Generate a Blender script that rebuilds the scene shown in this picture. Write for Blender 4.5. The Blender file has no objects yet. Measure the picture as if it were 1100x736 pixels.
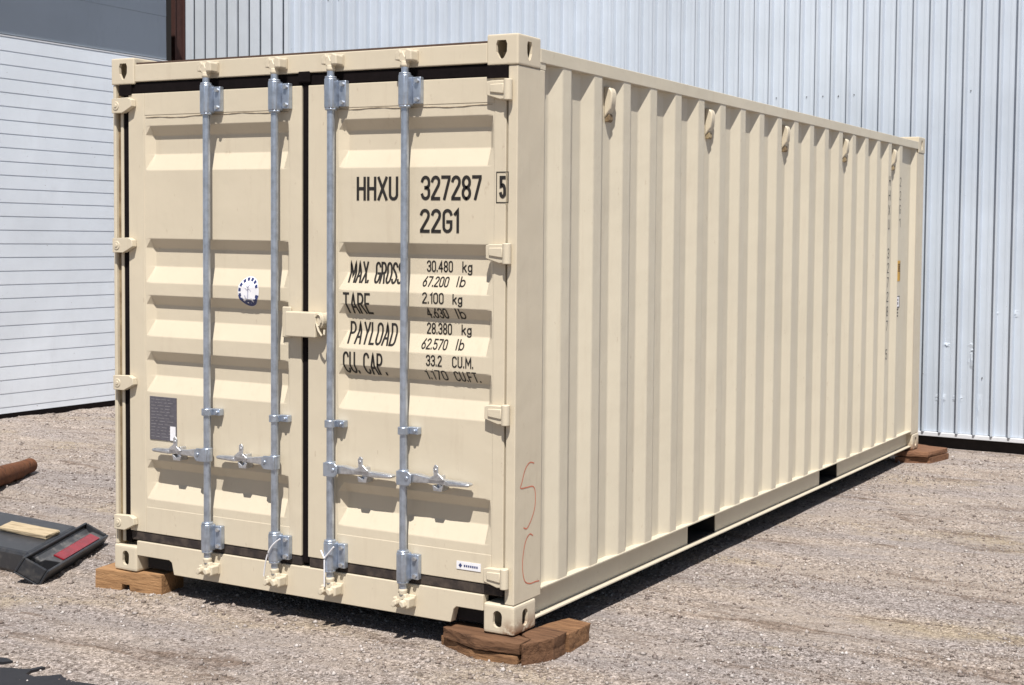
import bpy, bmesh, math, random
import numpy as np
from mathutils import Vector, Matrix

random.seed(7); rng = np.random.default_rng(7)
scene = bpy.context.scene
COL = scene.collection

# ------------------------------------------------------------------ camera
cam_d = bpy.data.cameras.new('camera'); cam = bpy.data.objects.new('camera', cam_d); COL.objects.link(cam)
yaw, pitch, roll = 0.4518, -0.0465, 0.0145
f = Vector((-math.sin(yaw)*math.cos(pitch), math.cos(yaw)*math.cos(pitch), math.sin(pitch)))
r = Vector((math.cos(yaw), math.sin(yaw), 0)); u = r.cross(f)
r2 = math.cos(roll)*r + math.sin(roll)*u; u2 = -math.sin(roll)*r + math.cos(roll)*u
M = Matrix((r2, u2, -f)).transposed().to_4x4(); M.translation = Vector((3.1782, -4.7627, 1.7343))
cam.matrix_world = M
cam_d.sensor_fit = 'HORIZONTAL'; cam_d.sensor_width = 36; cam_d.lens = 46.77
cam_d.shift_x = -0.1825; cam_d.shift_y = -0.0416
cam_d.clip_start = 0.05; cam_d.clip_end = 600
scene.camera = cam
scene.render.resolution_x = 1024; scene.render.resolution_y = 685

# ------------------------------------------------------------------ light
SUN = Vector((0.60, -1.0, 2.0)).normalized()
world = bpy.data.worlds.new('World'); scene.world = world; world.use_nodes = True
wn = world.node_tree; bg = wn.nodes['Background']
sky = wn.nodes.new('ShaderNodeTexSky'); sky.sky_type = 'NISHITA'; sky.sun_disc = False
sky.sun_elevation = math.asin(SUN.z); sky.sun_rotation = math.atan2(SUN.x, SUN.y)
wn.links.new(sky.outputs[0], bg.inputs[0]); bg.inputs[1].default_value = 0.05
sl = bpy.data.lights.new('sun', 'SUN'); sl.energy = 5.0; sl.angle = math.radians(0.5); sl.color = (1.0, 0.95, 0.88)
so = bpy.data.objects.new('sun', sl); COL.objects.link(so); so.location = (8, -10, 20)
so.rotation_euler = (-SUN).to_track_quat('-Z', 'Y').to_euler()
scene.view_settings.view_transform = 'Standard'; scene.view_settings.look = 'None'
scene.view_settings.gamma = 1; scene.view_settings.exposure = 0.44
scene.view_settings.use_curve_mapping = False

# ------------------------------------------------------------------ materials
class NT:
    def __init__(s, name):
        s.m = bpy.data.materials.new(name); s.m.use_nodes = True
        s.t = s.m.node_tree; s.b = s.t.nodes['Principled BSDF']; s.n = s.t.nodes.new; s.l = s.t.links.new
        s.co = s.n('ShaderNodeNewGeometry')
    def pos(s, scale=(1, 1, 1), rot=(0, 0, 0)):
        mp = s.n('ShaderNodeMapping'); mp.inputs['Scale'].default_value = scale; mp.inputs['Rotation'].default_value = rot
        s.l(s.co.outputs['Position'], mp.inputs[0]); return mp.outputs[0]
    def noise(s, scale, detail=4, rough=.55, vec=None, dist=0):
        x = s.n('ShaderNodeTexNoise'); x.inputs['Scale'].default_value = scale; x.inputs['Detail'].default_value = detail
        x.inputs['Roughness'].default_value = rough; x.inputs['Distortion'].default_value = dist
        s.l(vec if vec else s.co.outputs['Position'], x.inputs['Vector']); return x.outputs[0]
    def voro(s, scale, vec=None, out='Distance', feature='F1'):
        x = s.n('ShaderNodeTexVoronoi'); x.inputs['Scale'].default_value = scale; x.feature = feature
        s.l(vec if vec else s.co.outputs['Position'], x.inputs['Vector']); return x.outputs[out]
    def ramp(s, v, stops):
        x = s.n('ShaderNodeValToRGB'); e = x.color_ramp.elements
        while len(e) > len(stops): e.remove(e[-1])
        while len(e) < len(stops): e.new(1)
        for q, (p_, c) in zip(e, stops):
            q.position = p_; q.color = (c if hasattr(c, '__len__') else (c, c, c)) + ((1,) if hasattr(c, '__len__') else ()) if hasattr(c, '__len__') else (c, c, c, 1)
        s.l(v, x.inputs[0]); return x.outputs[0]
    def mix(s, a, b, fac, mode='MIX'):
        x = s.n('ShaderNodeMix'); x.data_type = 'RGBA'; x.blend_type = mode
        for sock, v in ((x.inputs['A'] if 0 else x.inputs[6], a), (x.inputs[7], b), (x.inputs[0], fac)):
            if isinstance(v, (tuple, list)): sock.default_value = tuple(v) + ((1,) if len(v) == 3 else ())
            elif isinstance(v, (int, float)): sock.default_value = v
            else: s.l(v, sock)
        return x.outputs[2]
    def math(s, op, a, b):
        x = s.n('ShaderNodeMath'); x.operation = op
        for sock, v in ((x.inputs[0], a), (x.inputs[1], b)):
            if isinstance(v, (int, float)): sock.default_value = v
            else: s.l(v, sock)
        return x.outputs[0]
    def bump(s, h, strength=.3, dist=.01, prev=None):
        x = s.n('ShaderNodeBump'); x.inputs['Strength'].default_value = strength; x.inputs['Distance'].default_value = dist
        s.l(h, x.inputs['Height'])
        if prev is not None: s.l(prev, x.inputs['Normal'])
        s.l(x.outputs[0], s.b.inputs['Normal']); return x.outputs[0]
    def set(s, col=None, rough=None, metal=None, spec=None):
        for k, v in (('Base Color', col), ('Roughness', rough), ('Metallic', metal), ('Specular IOR Level', spec)):
            if v is None: continue
            if isinstance(v, (tuple, list)): s.b.inputs[k].default_value = tuple(v) + (1,)
            elif isinstance(v, (int, float)): s.b.inputs[k].default_value = v
            else: s.l(v, s.b.inputs[k])
        return s.m

def m_paint(name, c, dirt=(.36, .28, .2), rust=0.0, low=False):
    t = NT(name)
    big = t.ramp(t.noise(1.1, 3), [(.3, 0.0), (.75, 1.0)])
    col = t.mix(c, tuple(v*.92 for v in c), big)
    streak = t.ramp(t.noise(6, 5, .7, t.pos((3, 3, .35))), [(.55, 0.0), (.8, .35)])
    col = t.mix(col, dirt, t.math('MULTIPLY', streak, .6))
    specks = t.ramp(t.noise(34, 4, .7, t.pos((1, 1, .4))), [(.66, 0.0), (.73, 1.0)])
    col = t.mix(col, dirt, t.math('MULTIPLY', specks, .45))
    if rust > 0:
        n = t.noise(26, 5, .65)
        sx = t.n('ShaderNodeSeparateXYZ'); t.l(t.co.outputs['Position'], sx.inputs[0])
        zf = t.ramp(sx.outputs[2], [(0.0, 1.0), (.085, 0.0)])
        xf = t.ramp(t.math('ADD', sx.outputs[0], .075), [(0.0, 0.0), (.04, 1.0)])
        m_ = t.math('MULTIPLY', t.ramp(n, [(.38, 0.0), (.50, 1.0)]), t.math('MULTIPLY', zf, xf))
        col = t.mix(col, (.17, .065, .025), m_)
    t.bump(t.noise(4.2, 3, .5), .30, .016, t.bump(t.noise(240, 2), .05, .0015))
    return t.set(col, t.ramp(t.noise(9, 3), [(.3, .36), (.8, .55)]), 0, .42)

CREAM = (.592, .525, .408)
P = {}
P['paint'] = m_paint('cream_paint', CREAM)
P['paint_side'] = m_paint('cream_side_paint', (.598, .545, .437))
P['paint_rust'] = m_paint('cream_paint_rusty_foot', CREAM, rust=1)
def m_simple(name, c, rough=.6, metal=0, nscale=20, var=.25, bump=.1, c2=None, thr=(.4, .7)):
    t = NT(name)
    col = t.mix(c, c2 if c2 else tuple(v*(1-var) for v in c), t.ramp(t.noise(nscale, 5, .6), [(thr[0], 0.0), (thr[1], 1.0)]))
    if bump: t.bump(t.noise(nscale*4, 3), bump, .004)
    return t.set(col, rough, metal)
P['zinc'] = m_simple('galvanised_steel', (.47, .53, .63), .36, .78, 26, .30, .05)
P['zinc_light'] = m_simple('galvanised_steel_bright', (.62, .64, .68), .33, .8, 50, .3, .06)
P['gasket'] = m_simple('black_rubber', (.007, .0045, .005), .85, 0, 30, .4, .1); P['gasket'].node_tree.nodes['Principled BSDF'].inputs['Specular IOR Level'].default_value = .12
P['gasket_dusty'] = m_simple('dusty_rubber', (.020, .014, .013), .85, 0, 14, .4, .1, (.085, .064, .050), (.42, .75))
P['dark'] = m_simple('bitumen_and_shade_black', (.012, .011, .012), .9)  # tar coat under the floor; elsewhere black stands in for shade inside openings
P['ink'] = m_simple('black_lettering', (.018, .015, .013), .6, 0, 60, .4, 0)
P['red_ink'] = m_simple('red_marker', (.62, .17, .10), .7, 0, 40, .2, 0)
P['seam'] = m_simple('seam_stain', (.26, .21, .15), .7, 0, 30, .3, 0, (.5, .42, .31))
P['brownstrip'] = m_simple('brown_sealant', (.085, .05, .035), .7)
P['olive'] = m_simple('olive_post_primer', (.16, .11, .06), .7, 0, 9, .4, .1, (.34, .27, .16))  # own olive-brown colour of post channel and vent drips
P['plate'] = m_simple('grey_data_plate', (.13, .125, .15), .45, .3, 60, .25, .05)
P['plate_text'] = m_simple('plate_engraving', (.24, .23, .25), .5, .2)
P['white'] = m_simple('white_vinyl', (.78, .78, .82), .4, 0, 30, .1, 0)
P['blue'] = m_simple('navy_print', (.03, .045, .16), .5, 0, 60, .3, 0)
P['palegrey'] = m_simple('pale_print', (.45, .45, .58), .5, 0, 60, .3, 0)
P['orange'] = m_simple('amber_vinyl', (.62, .36, .05), .5, 0, 60, .3, 0)
P['redlens'] = m_simple('red_lens', (.25, .008, .015), .2, 0, 9, .35, .1)
P['blackpaint'] = m_simple('worn_black_paint', (.020, .022, .027), .4, .0, 14, .4, .15, (.09, .085, .08), (.55, .85))
P['greymetal'] = m_simple('scuffed_grey_metal', (.07, .073, .08), .5, .1, 18, .4, .1, (.25, .24, .23), (.5, .8))
P['sheet'] = m_simple('near_black_patch', (.014, .014, .018), .5, 0, 5, .3, .3)
P['redsteel'] = m_simple('red_primer_steel', (.05, .016, .012), .8)
P['concrete'] = m_simple('dark_foundation', (.018, .013, .012), .9, 0, 8, .4, .2)
P['barnwhite'] = m_simple('white_trim', (.62, .64, .68), .5, 0, 8, .08, .02)

def m_wood(name, c1, c2, dark, rot=0.0, axis=(1.2, 14, 14)):
    t = NT(name)
    v = t.pos(axis, (0, 0, -rot))
    g = t.noise(3.2, 6, .65, v, .6)
    col = t.mix(c1, c2, t.ramp(g, [(.35, 0.0), (.65, 1.0)]))
    col = t.mix(col, dark, t.ramp(t.noise(4, 4, .6, v), [(.56, 0.0), (.72, .8)]))
    t.bump(g, .8, .01)
    return t.set(col, .85, 0, .2)
P['wood_l'] = m_wood('tan_timber', (.36, .21, .105), (.28, .155, .075), (.12, .065, .035), .2)
P['wood_r'] = m_wood('brown_timber', (.17, .092, .052), (.10, .052, .030), (.028, .016, .011), .05)
P['wood_r2'] = m_wood('brown_timber_across', (.26, .145, .075), (.14, .072, .038), (.045, .024, .014), 1.5)
P['wood_far'] = m_wood('reddish_timber', (.20, .105, .06), (.14, .07, .042), (.055, .03, .02), .1)
P['plank'] = m_wood('pale_plank', (.50, .41, .28), (.40, .32, .21), (.20, .14, .09), 0)
P['log'] = m_wood('rusty_brown_log', (.15, .062, .030), (.10, .042, .022), (.035, .018, .012), 2.1, (1.5, 6, 6))

def m_wall(name, c, dark):
    t = NT(name)
    v = t.pos((1, 1, .25))
    col = t.mix(c, tuple(a*.86 for a in c), t.ramp(t.noise(.9, 4), [(.3, 0.0), (.7, 1.0)]))
    col = t.mix(col, dark, t.math('MULTIPLY', t.ramp(t.noise(7, 6, .7, v), [(.56, 0.0), (.8, 1.0)]), .45))
    col = t.mix(col, (.16, .12, .1), t.ramp(t.noise(26, 3, .6), [(.735, 0.0), (.76, .7)]))
    t.bump(t.noise(2.6, 3, .5, t.pos((1, 1, .5))), .35, .03)
    return t.set(col, .42, .05)
P['wall'] = m_wall('pale_blue_steel_sheet', (.535, .595, .68), (.44, .47, .52))
P['slat'] = m_wall('pale_slat_steel', (.60, .66, .74), (.44, .47, .52))
P['door'] = m_wall('white_overhead_door', (.76, .815, .89), (.62, .65, .70))
P['header'] = m_wall('grey_header_sheet', (.39, .44, .50), (.27, .30, .34))

# ground
def m_ground():
    t = NT('gravel_ground')
    A = math.radians(22)
    st = t.noise(1.3, 7, .62, t.pos((.38, 1.9, 1), (0, 0, -math.radians(27))), .5)
    st2 = t.noise(2.6, 7, .7, t.pos((.40, 2.0, 1), (0, 0, -math.radians(28))), .6)
    col = t.mix((.305, .272, .260), (.360, .308, .270), t.ramp(st, [(.40, 0.0), (.58, 1.0)]))
    col = t.mix(col, (.36, .29, .19), t.ramp(t.noise(1.1, 5, .6, t.pos((.7, 1.5, 1), (0, 0, -math.radians(25)))), [(.56, 0.0), (.68, .6)]))
    col = t.mix(col, (.15, .108, .082), t.ramp(st2, [(.54, 0.0), (.66, .8)]))
    sep = t.n('ShaderNodeSeparateColor'); t.l(t.voro(75, out='Color'), sep.inputs[0])
    sep2 = t.n('ShaderNodeSeparateColor'); t.l(t.voro(125, out='Color'), sep2.inputs[0])
    g1 = t.ramp(sep.outputs[0], [(0.0, (.52, .50, .48)), (.45, (.95, .945, .94)), (1.0, (1.5, 1.51, 1.54))])
    g2 = t.ramp(sep2.outputs[1], [(0.0, (.58, .56, .54)), (.5, (.98, .97, .96)), (1.0, (1.45, 1.46, 1.48))])
    cover = t.ramp(t.noise(2.2, 5, .65, t.pos((.5, 1.6, 1), (0, 0, -A)), .4), [(.38, .35), (.60, 1.0)])
    col = t.mix(col, g1, t.math('MULTIPLY', cover, .85), 'MULTIPLY')
    col = t.mix(col, g2, t.math('MULTIPLY', cover, .85), 'MULTIPLY')
    fine = t.noise(160, 3, .7)
    b = t.bump(t.noise(9, 6, .7, t.pos((.6, 1.6, 1), (0, 0, -math.radians(27)))), .9, .035)
    b = t.bump(t.voro(75), .7, .009, b)
    b = t.bump(t.voro(125), .7, .007, b)
    t.bump(fine, .6, .005, b)
    return t.set(col, .95, 0, .15)
P['ground'] = m_ground()
def m_stone():
    t = NT('loose_stones')
    c = t.ramp(t.co.outputs['Random Per Island'], [(0, (.09, .072, .065)), (.3, (.18, .15, .14)), (.6, (.30, .27, .258)), (.88, (.40, .37, .355)), (1, (.54, .51, .50))])
    c = t.mix(c, (.30, .235, .19), t.ramp(t.noise(1.3, 5, .6, t.pos((.38, 1.9, 1), (0, 0, -math.radians(22)))), [(.4, 0.0), (.7, .45)]))
    return t.set(c, .9, 0, .2)
P['stone'] = m_stone()

# ------------------------------------------------------------------ mesh helpers
ORG = {}
class MB:
    def __init__(s): s.v = []; s.f = []
    def add(s, vs, fs):
        n = len(s.v); s.v += [tuple(p) for p in vs]; s.f += [tuple(i+n for i in q) for q in fs]; return s
    def box(s, x0, x1, y0, y1, z0, z1):
        return s.add([(x0,y0,z0),(x1,y0,z0),(x1,y1,z0),(x0,y1,z0),(x0,y0,z1),(x1,y0,z1),(x1,y1,z1),(x0,y1,z1)],
                     [(0,3,2,1),(4,5,6,7),(0,1,5,4),(1,2,6,5),(2,3,7,6),(3,0,4,7)])
    def prism(s, pts, axis, a, b):
        """closed prism of a 2-D outline; axis = extrusion axis, outline in the other two (x,z)/(y,z)/(x,y)"""
        def mk(p, q):
            return {'y': (p[0], q, p[1]), 'x': (q, p[0], p[1]), 'z': (p[0], p[1], q)}[axis]
        n = len(pts); vs = [mk(p, a) for p in pts] + [mk(p, b) for p in pts]
        fs = [tuple(range(n)), tuple(range(2*n-1, n-1, -1))] + [(i, n+i, n+(i+1) % n, (i+1) % n) for i in range(n)]
        return s.add(vs, fs)
    def tube(s, pts, rad, n=12, cap=True):
        pts = [Vector(p) for p in pts]; R = rad if hasattr(rad, '__len__') else [rad]*len(pts)
        vs = []; fs = []
        for i, p in enumerate(pts):
            d = (pts[min(i+1, len(pts)-1)] - pts[max(i-1, 0)]).normalized()
            a = Vector((0, 0, 1)) if abs(d.z) < .9 else Vector((1, 0, 0))
            e1 = d.cross(a).normalized(); e2 = d.cross(e1)
            for k in range(n):
                an = 2*math.pi*k/n; vs.append(p + (e1*math.cos(an) + e2*math.sin(an))*R[i])
        for i in range(len(pts)-1):
            for k in range(n): fs.append((i*n+k, i*n+(k+1) % n, (i+1)*n+(k+1) % n, (i+1)*n+k))
        if cap: fs += [tuple(range(n)), tuple(range(len(pts)*n-1, (len(pts)-1)*n-1, -1))]
        return s.add(vs, fs)
    def build(s, name, mat, parent=None, bevel=0, smooth=False, recalc=True, seg=2, ang=35):
        V = np.array(s.v, float); c = (V.min(0)+V.max(0))/2; c[2] = V[:, 2].min()
        me = bpy.data.meshes.new(name); me.from_pydata((V-c).tolist(), [], s.f)
        if recalc:
            bm = bmesh.new(); bm.from_mesh(me); bmesh.ops.recalc_face_normals(bm, faces=bm.faces); bm.to_mesh(me); bm.free()
        o = bpy.data.objects.new(name, me); COL.objects.link(o)
        for m in (mat if isinstance(mat, (list, tuple)) else [mat]): me.materials.append(m)
        if smooth:
            for p_ in me.polygons: p_.use_smooth = True
            me.set_sharp_from_angle(angle=math.radians(38))
        if bevel:
            b = o.modifiers.new('bevel', 'BEVEL'); b.width = bevel; b.segments = seg; b.limit_method = 'ANGLE'; b.angle_limit = math.radians(ang)
            b.harden_normals = False
        c = Vector(c); ORG[o.name] = c
        if parent is not None:
            o.parent = parent; o.location = c - ORG[parent.name]
        else: o.location = c
        return o
def tag(o, label=None, cat=None, group=None, kind=None):
    if label: o['label'] = label
    if cat: o['category'] = cat
    if group: o['group'] = group
    if kind: o['kind'] = kind
    return o
def empty(name, loc):
    o = bpy.data.objects.new(name, None); COL.objects.link(o); o.location = loc; o.empty_display_size = .2
    ORG[o.name] = Vector(loc); return o

# ------------------------------------------------------------------ ground
def vnoise(x, y, seed, sc):
    """smooth value noise"""
    g = np.random.default_rng(seed).random((256, 256))
    X = x*sc; Y = y*sc; xi = np.floor(X).astype(int); yi = np.floor(Y).astype(int); fx = X-xi; fy = Y-yi
    fx = fx*fx*(3-2*fx); fy = fy*fy*(3-2*fy)
    a = g[xi % 256, yi % 256]; b = g[(xi+1) % 256, yi % 256]; c = g[xi % 256, (yi+1) % 256]; d = g[(xi+1) % 256, (yi+1) % 256]
    return (a*(1-fx)+b*fx)*(1-fy)+(c*(1-fx)+d*fx)*fy - .5
GZ = -0.10
ca, sa = math.cos(math.radians(27)), math.sin(math.radians(27))
def gheight(x, y):
    ux = x*ca + y*sa; uy = -x*sa + y*ca
    h = .016*vnoise(ux*.35, uy*1.6, 1, 1.0) + .014*vnoise(ux*.5, uy*3.2, 2, 1.5) + .016*vnoise(ux*.9, uy*4, 3, 3) + .006*vnoise(x, y, 4, 14)
    fade = np.clip((7-np.hypot(x+1.5, y-2))/3, 0, 1)
    inside = np.exp(-(np.clip(np.maximum(-2.45-x, x-0.02), 0, 9)**2 + np.clip(np.maximum(-y, y-6), 0, 9)**2)/.08)
    return GZ + h*(1-.75*inside) * np.where(y > 6.6, .3, 1)
xs = np.concatenate([np.array([-200, -90, -40, -20, -13]), np.arange(-10, 5.001, .035), np.array([7, 12, 25, 60, 200])])
ys = np.concatenate([np.array([-200, -60, -20, -8, -4]), np.arange(-2.2, 7.001, .035), np.array([9, 14, 30, 80, 200])])
XX, YY = np.meshgrid(xs, ys, indexing='ij'); ZZ = gheight(XX, YY)
nx, ny = XX.shape
V = np.stack([XX, YY, ZZ], -1).reshape(-1, 3)
I = np.arange(nx*ny).reshape(nx, ny)
F = np.stack([I[:-1, :-1], I[1:, :-1], I[1:, 1:], I[:-1, 1:]], -1).reshape(-1, 4)
def fastmesh(name, V, F, mat):
    me = bpy.data.meshes.new(name); me.vertices.add(len(V)); me.vertices.foreach_set('co', V.astype(np.float32).ravel())
    k = F.shape[1]; me.loops.add(F.size); me.loops.foreach_set('vertex_index', F.astype(np.int32).ravel())
    me.polygons.add(len(F)); me.polygons.foreach_set('loop_start', np.arange(0, F.size, k, dtype=np.int32))
    me.update(calc_edges=True); me.validate(); me.materials.append(mat)
    o = bpy.data.objects.new(name, me); COL.objects.link(o); return o
g = fastmesh('ground', V, F, P['ground']); tag(g, 'pinkish grey gravel yard with tyre streaks', 'ground', kind='structure')
for p_ in g.data.polygons: p_.use_smooth = True

# loose stones: one uncountable object
N = 210000
px = rng.uniform(-9.2, 4.6, N); py = rng.uniform(-1.9, 6.72, N)
cd = np.hypot(px-3.18, py+4.76)
keep = rng.random(N) < np.clip(7/cd, .5, 1)
ux = px*ca + py*sa; uy = -px*sa + py*ca
dens = vnoise(ux*.5, uy*1.8, 9, 1.2)+.25*vnoise(px, py, 11, 4)
keep &= rng.random(N) < np.clip(.75+1.6*dens, .12, 1)
keep &= ~((px > -2.2) & (px < -.3) & (py > .6) & (py < 5.6))
px, py = px[keep], py[keep]; n = len(px)
base = np.array([(1,0,0),(.31,.95,0),(-.81,.59,0),(-.81,-.59,0),(.31,-.95,0),(.1,0,1),(0,.05,-1)], float)
tri = np.array([(0,1,5),(1,2,5),(2,3,5),(3,4,5),(4,0,5),(1,0,6),(2,1,6),(3,2,6),(4,3,6),(0,4,6)])
sz = .0046*np.exp(rng.normal(0, .42, n)); sz = np.clip(sz, .0025, .016)
sz *= np.where(py > 5.9, 1.35, 1)
th = rng.uniform(0, 6.283, n); jit = rng.uniform(.65, 1.3, (n, 7, 3))
B = base[None]*jit; B[..., 2] *= .75
x_ = B[..., 0]*np.cos(th)[:, None] - B[..., 1]*np.sin(th)[:, None]; y_ = B[..., 0]*np.sin(th)[:, None] + B[..., 1]*np.cos(th)[:, None]
VV = np.stack([px[:, None]+x_*sz[:, None], py[:, None]+y_*sz[:, None], gheight(px, py)[:, None]+(B[..., 2]+.25)*sz[:, None]], -1).reshape(-1, 3)
FF = (tri[None]+7*np.arange(n)[:, None, None]).reshape(-1, 3)
st = fastmesh('gravel', VV, FF, P['stone']); tag(st, 'loose grey and white gravel stones scattered over the yard', 'gravel', kind='stuff')

# ------------------------------------------------------------------ ribbed steel building (right and back)
WY = 6.77
bld = empty('steel_building', (2.2, WY+3, GZ)); tag(bld, 'pale blue ribbed metal building wall rising behind the container', 'building')
m = MB(); x = -7.58; prof = [(x, WY)]; i = 0
x = -0.174 - .1535*48
prof = [(-7.6, WY)]
while x < 12:
    d = .050; w = .016
    # trapezoid rib standing proud toward -y, one wide shallow swell between
    prof += [(x-.002, WY), (x+.004, WY-d), (x+.004+w, WY-d), (x+.012+w, WY), (x+.080, WY-.0002), (x+.088, WY-.0022), (x+.104, WY-.0022), (x+.112, WY-.0002)]
    x += .1535
vs = []; fs = []
zs = [0.043, .33, .6, 1.2, 1.75, 2.4, 3.2, 4.2, 8.2]
for z in zs:
    for q in prof:
        yy = q[1]
        vs.append((q[0], yy, z))
K = len(prof)
for a in range(len(zs)-1):
    for k in range(K-1): fs.append((a*K+k, a*K+k+1, (a+1)*K+k+1, (a+1)*K+k))
m.add(vs, fs); m.build('ribbed_wall', P['wall'], bld, recalc=False)
m = MB().box(-7.6, 12, WY+.012, WY+6, 0.045, 8.1).build('building_shell', P['header'], bld)
m = MB().box(-7.6, 12, WY-.035, WY+.008, .002, .040); m.build('base_trim', P['barnwhite'], bld, .004)
MB().box(-9.4, 12, WY+.03, WY+.3, GZ-.3, .0).build('foundation', P['concrete'], bld)
m = MB()
for zz in (.55, 1.75, 3.05, 4.3):
    for k in range(0, 128):
        if rng.random() > .22: continue
        xx = -0.174 - .1535*48 + k*.1535 + .06 + rng.uniform(-.006, .006)
        m.tube([(xx, WY-.008, zz+rng.uniform(-.01, .01)), (xx, WY+.002, zz)], .0045, 6)
sc = m.build('wall_screw', P['concrete'], bld); sc['kind'] = 'stuff'
# dents and scrapes in the wall (crumpled sheet pieces)
def dent(cx, cz, w, h, seed, parent, mat):
    r_ = np.random.default_rng(seed); mb = MB(); n1, n2 = 7, 6; vs = []
    for a in range(n1):
        for b in range(n2):
            uu, vv = a/(n1-1)*2-1, b/(n2-1)*2-1
            e = max(0, 1-uu*uu)*max(0, 1-vv*vv)
            vs.append((cx+uu*w/2, WY-.0005-.011*e*r_.uniform(.0, 1), cz+vv*h/2+.01*r_.normal()*e))
    fs = [(a*n2+b, (a+1)*n2+b, (a+1)*n2+b+1, a*n2+b+1) for a in range(n1-1) for b in range(n2-1)]
    mb.add(vs, fs); o = mb.build('wall_dent', mat, parent, recalc=False); return o
for cx, cz, w, h, sd in ((.255, .80, .09, .10, 1), (.25, .70, .07, .16, 2), (-.02, .35, .11, .07, 3), (.135, .35, .10, .06, 4), (.33, .28, .05, .25, 5), (.02, .82, .08, .04, 6), (.62, 1.12, .10, .07, 7), (.45, 1.12, .07, .03, 8)):
    dent(cx, cz, w, h, sd, bld, P['wall'])
# slatted section beside the column
m = MB(); x = -9.20
while x < -7.64:
    m.box(x, min(x+.136, -7.605), WY-.0, WY+.024, 0.0, 6.4); x += .171
m.build('slat_wall', P['slat'], bld, .003)
MB().box(-9.3, -7.6, WY+.12, WY+.16, -.1, 6.4).build('slat_backing', P['header'], bld)

# ------------------------------------------------------------------ garage building (left)
gar = empty('garage_building', (-11, 2, GZ)); tag(gar, 'shaded grey garage front with large white slatted overhead door at left', 'building')
DX = -8.37
pts = []; z = GZ; zt = 3.555; stp = .1312
prof = []
zz = 3.555 - stp*28
while zz < 3.55:
    a, b = max(zz, GZ+.012), zz+stp
    prof += [(a, DX+.0035), (b-.012, DX+.001), (b-.008, DX-.004), (b-.001, DX-.004)]
    zz += stp
vs = []; fs = []
yl = [-4.0, -1.0, 2.0, 4.2, 5.765]
for yv in yl:
    for (zv, xv) in prof: vs.append((xv, yv, zv))
K = len(prof)
for a in range(len(yl)-1):
    for k in range(K-1): fs.append((a*K+k, (a+1)*K+k, (a+1)*K+k+1, a*K+k+1))
dm = MB(); dm.add(vs, fs)
od = dm.build('overhead_door', P['door'], gar, recalc=False)
MB().box(DX-.06, DX-.012, -4.0, 5.765, GZ, 3.56).build('door_backing', P['header'], od)
MB().box(DX-.012, DX+.004, -4.0, 5.765, 3.556, 3.570).build('door_top_rail', P['barnwhite'], od)
MB().box(DX-.055, DX+.004, -4.0, 5.765, GZ-.02, GZ+.05).build('door_bottom_seal', P['gasket'], od)
m = MB(); zz = 3.58
while zz < 5.4:
    m.prism([(DX-.012, zz), (DX-.015, zz+.46), (DX-.10, zz+.46), (DX-.10, zz)], 'y', -4, 5.76); zz += .462
m.build('header_sheet', P['header'], gar)
MB().box(-14, -7.826, -5, 5.80, 5.43, 5.60).build('eave_roof', P['barnwhite'], gar)
MB().box(-14, DX-.10, -5, -4, GZ, 5.43).build('end_wall', P['header'], gar)
MB().box(-14, -13.9, -4, 7.0, GZ, 5.43).build('back_wall', P['dark'], gar)  # black inner walls carry the passage's shade in their colour
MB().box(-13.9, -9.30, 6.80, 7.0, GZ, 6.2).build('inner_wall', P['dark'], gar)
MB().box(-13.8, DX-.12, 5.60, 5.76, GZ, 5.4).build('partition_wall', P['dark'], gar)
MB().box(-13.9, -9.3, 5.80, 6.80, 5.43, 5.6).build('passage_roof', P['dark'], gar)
m = MB().box(-9.225, -9.165, 6.60, 6.612, GZ, 5.9).box(-9.225, -9.165, 6.738, 6.75, GZ, 5.9).box(-9.200, -9.190, 6.612, 6.738, GZ, 5.9)
m.build('steel_column', P['redsteel'], gar)

# ------------------------------------------------------------------ shipping container
W, L, H = 2.438, 6.058, 2.591
con = empty('shipping_container', (-W/2, L/2, 0))
tag(con, 'cream steel shipping container on wooden blocks with four galvanised door rods', 'shipping container')

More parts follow.
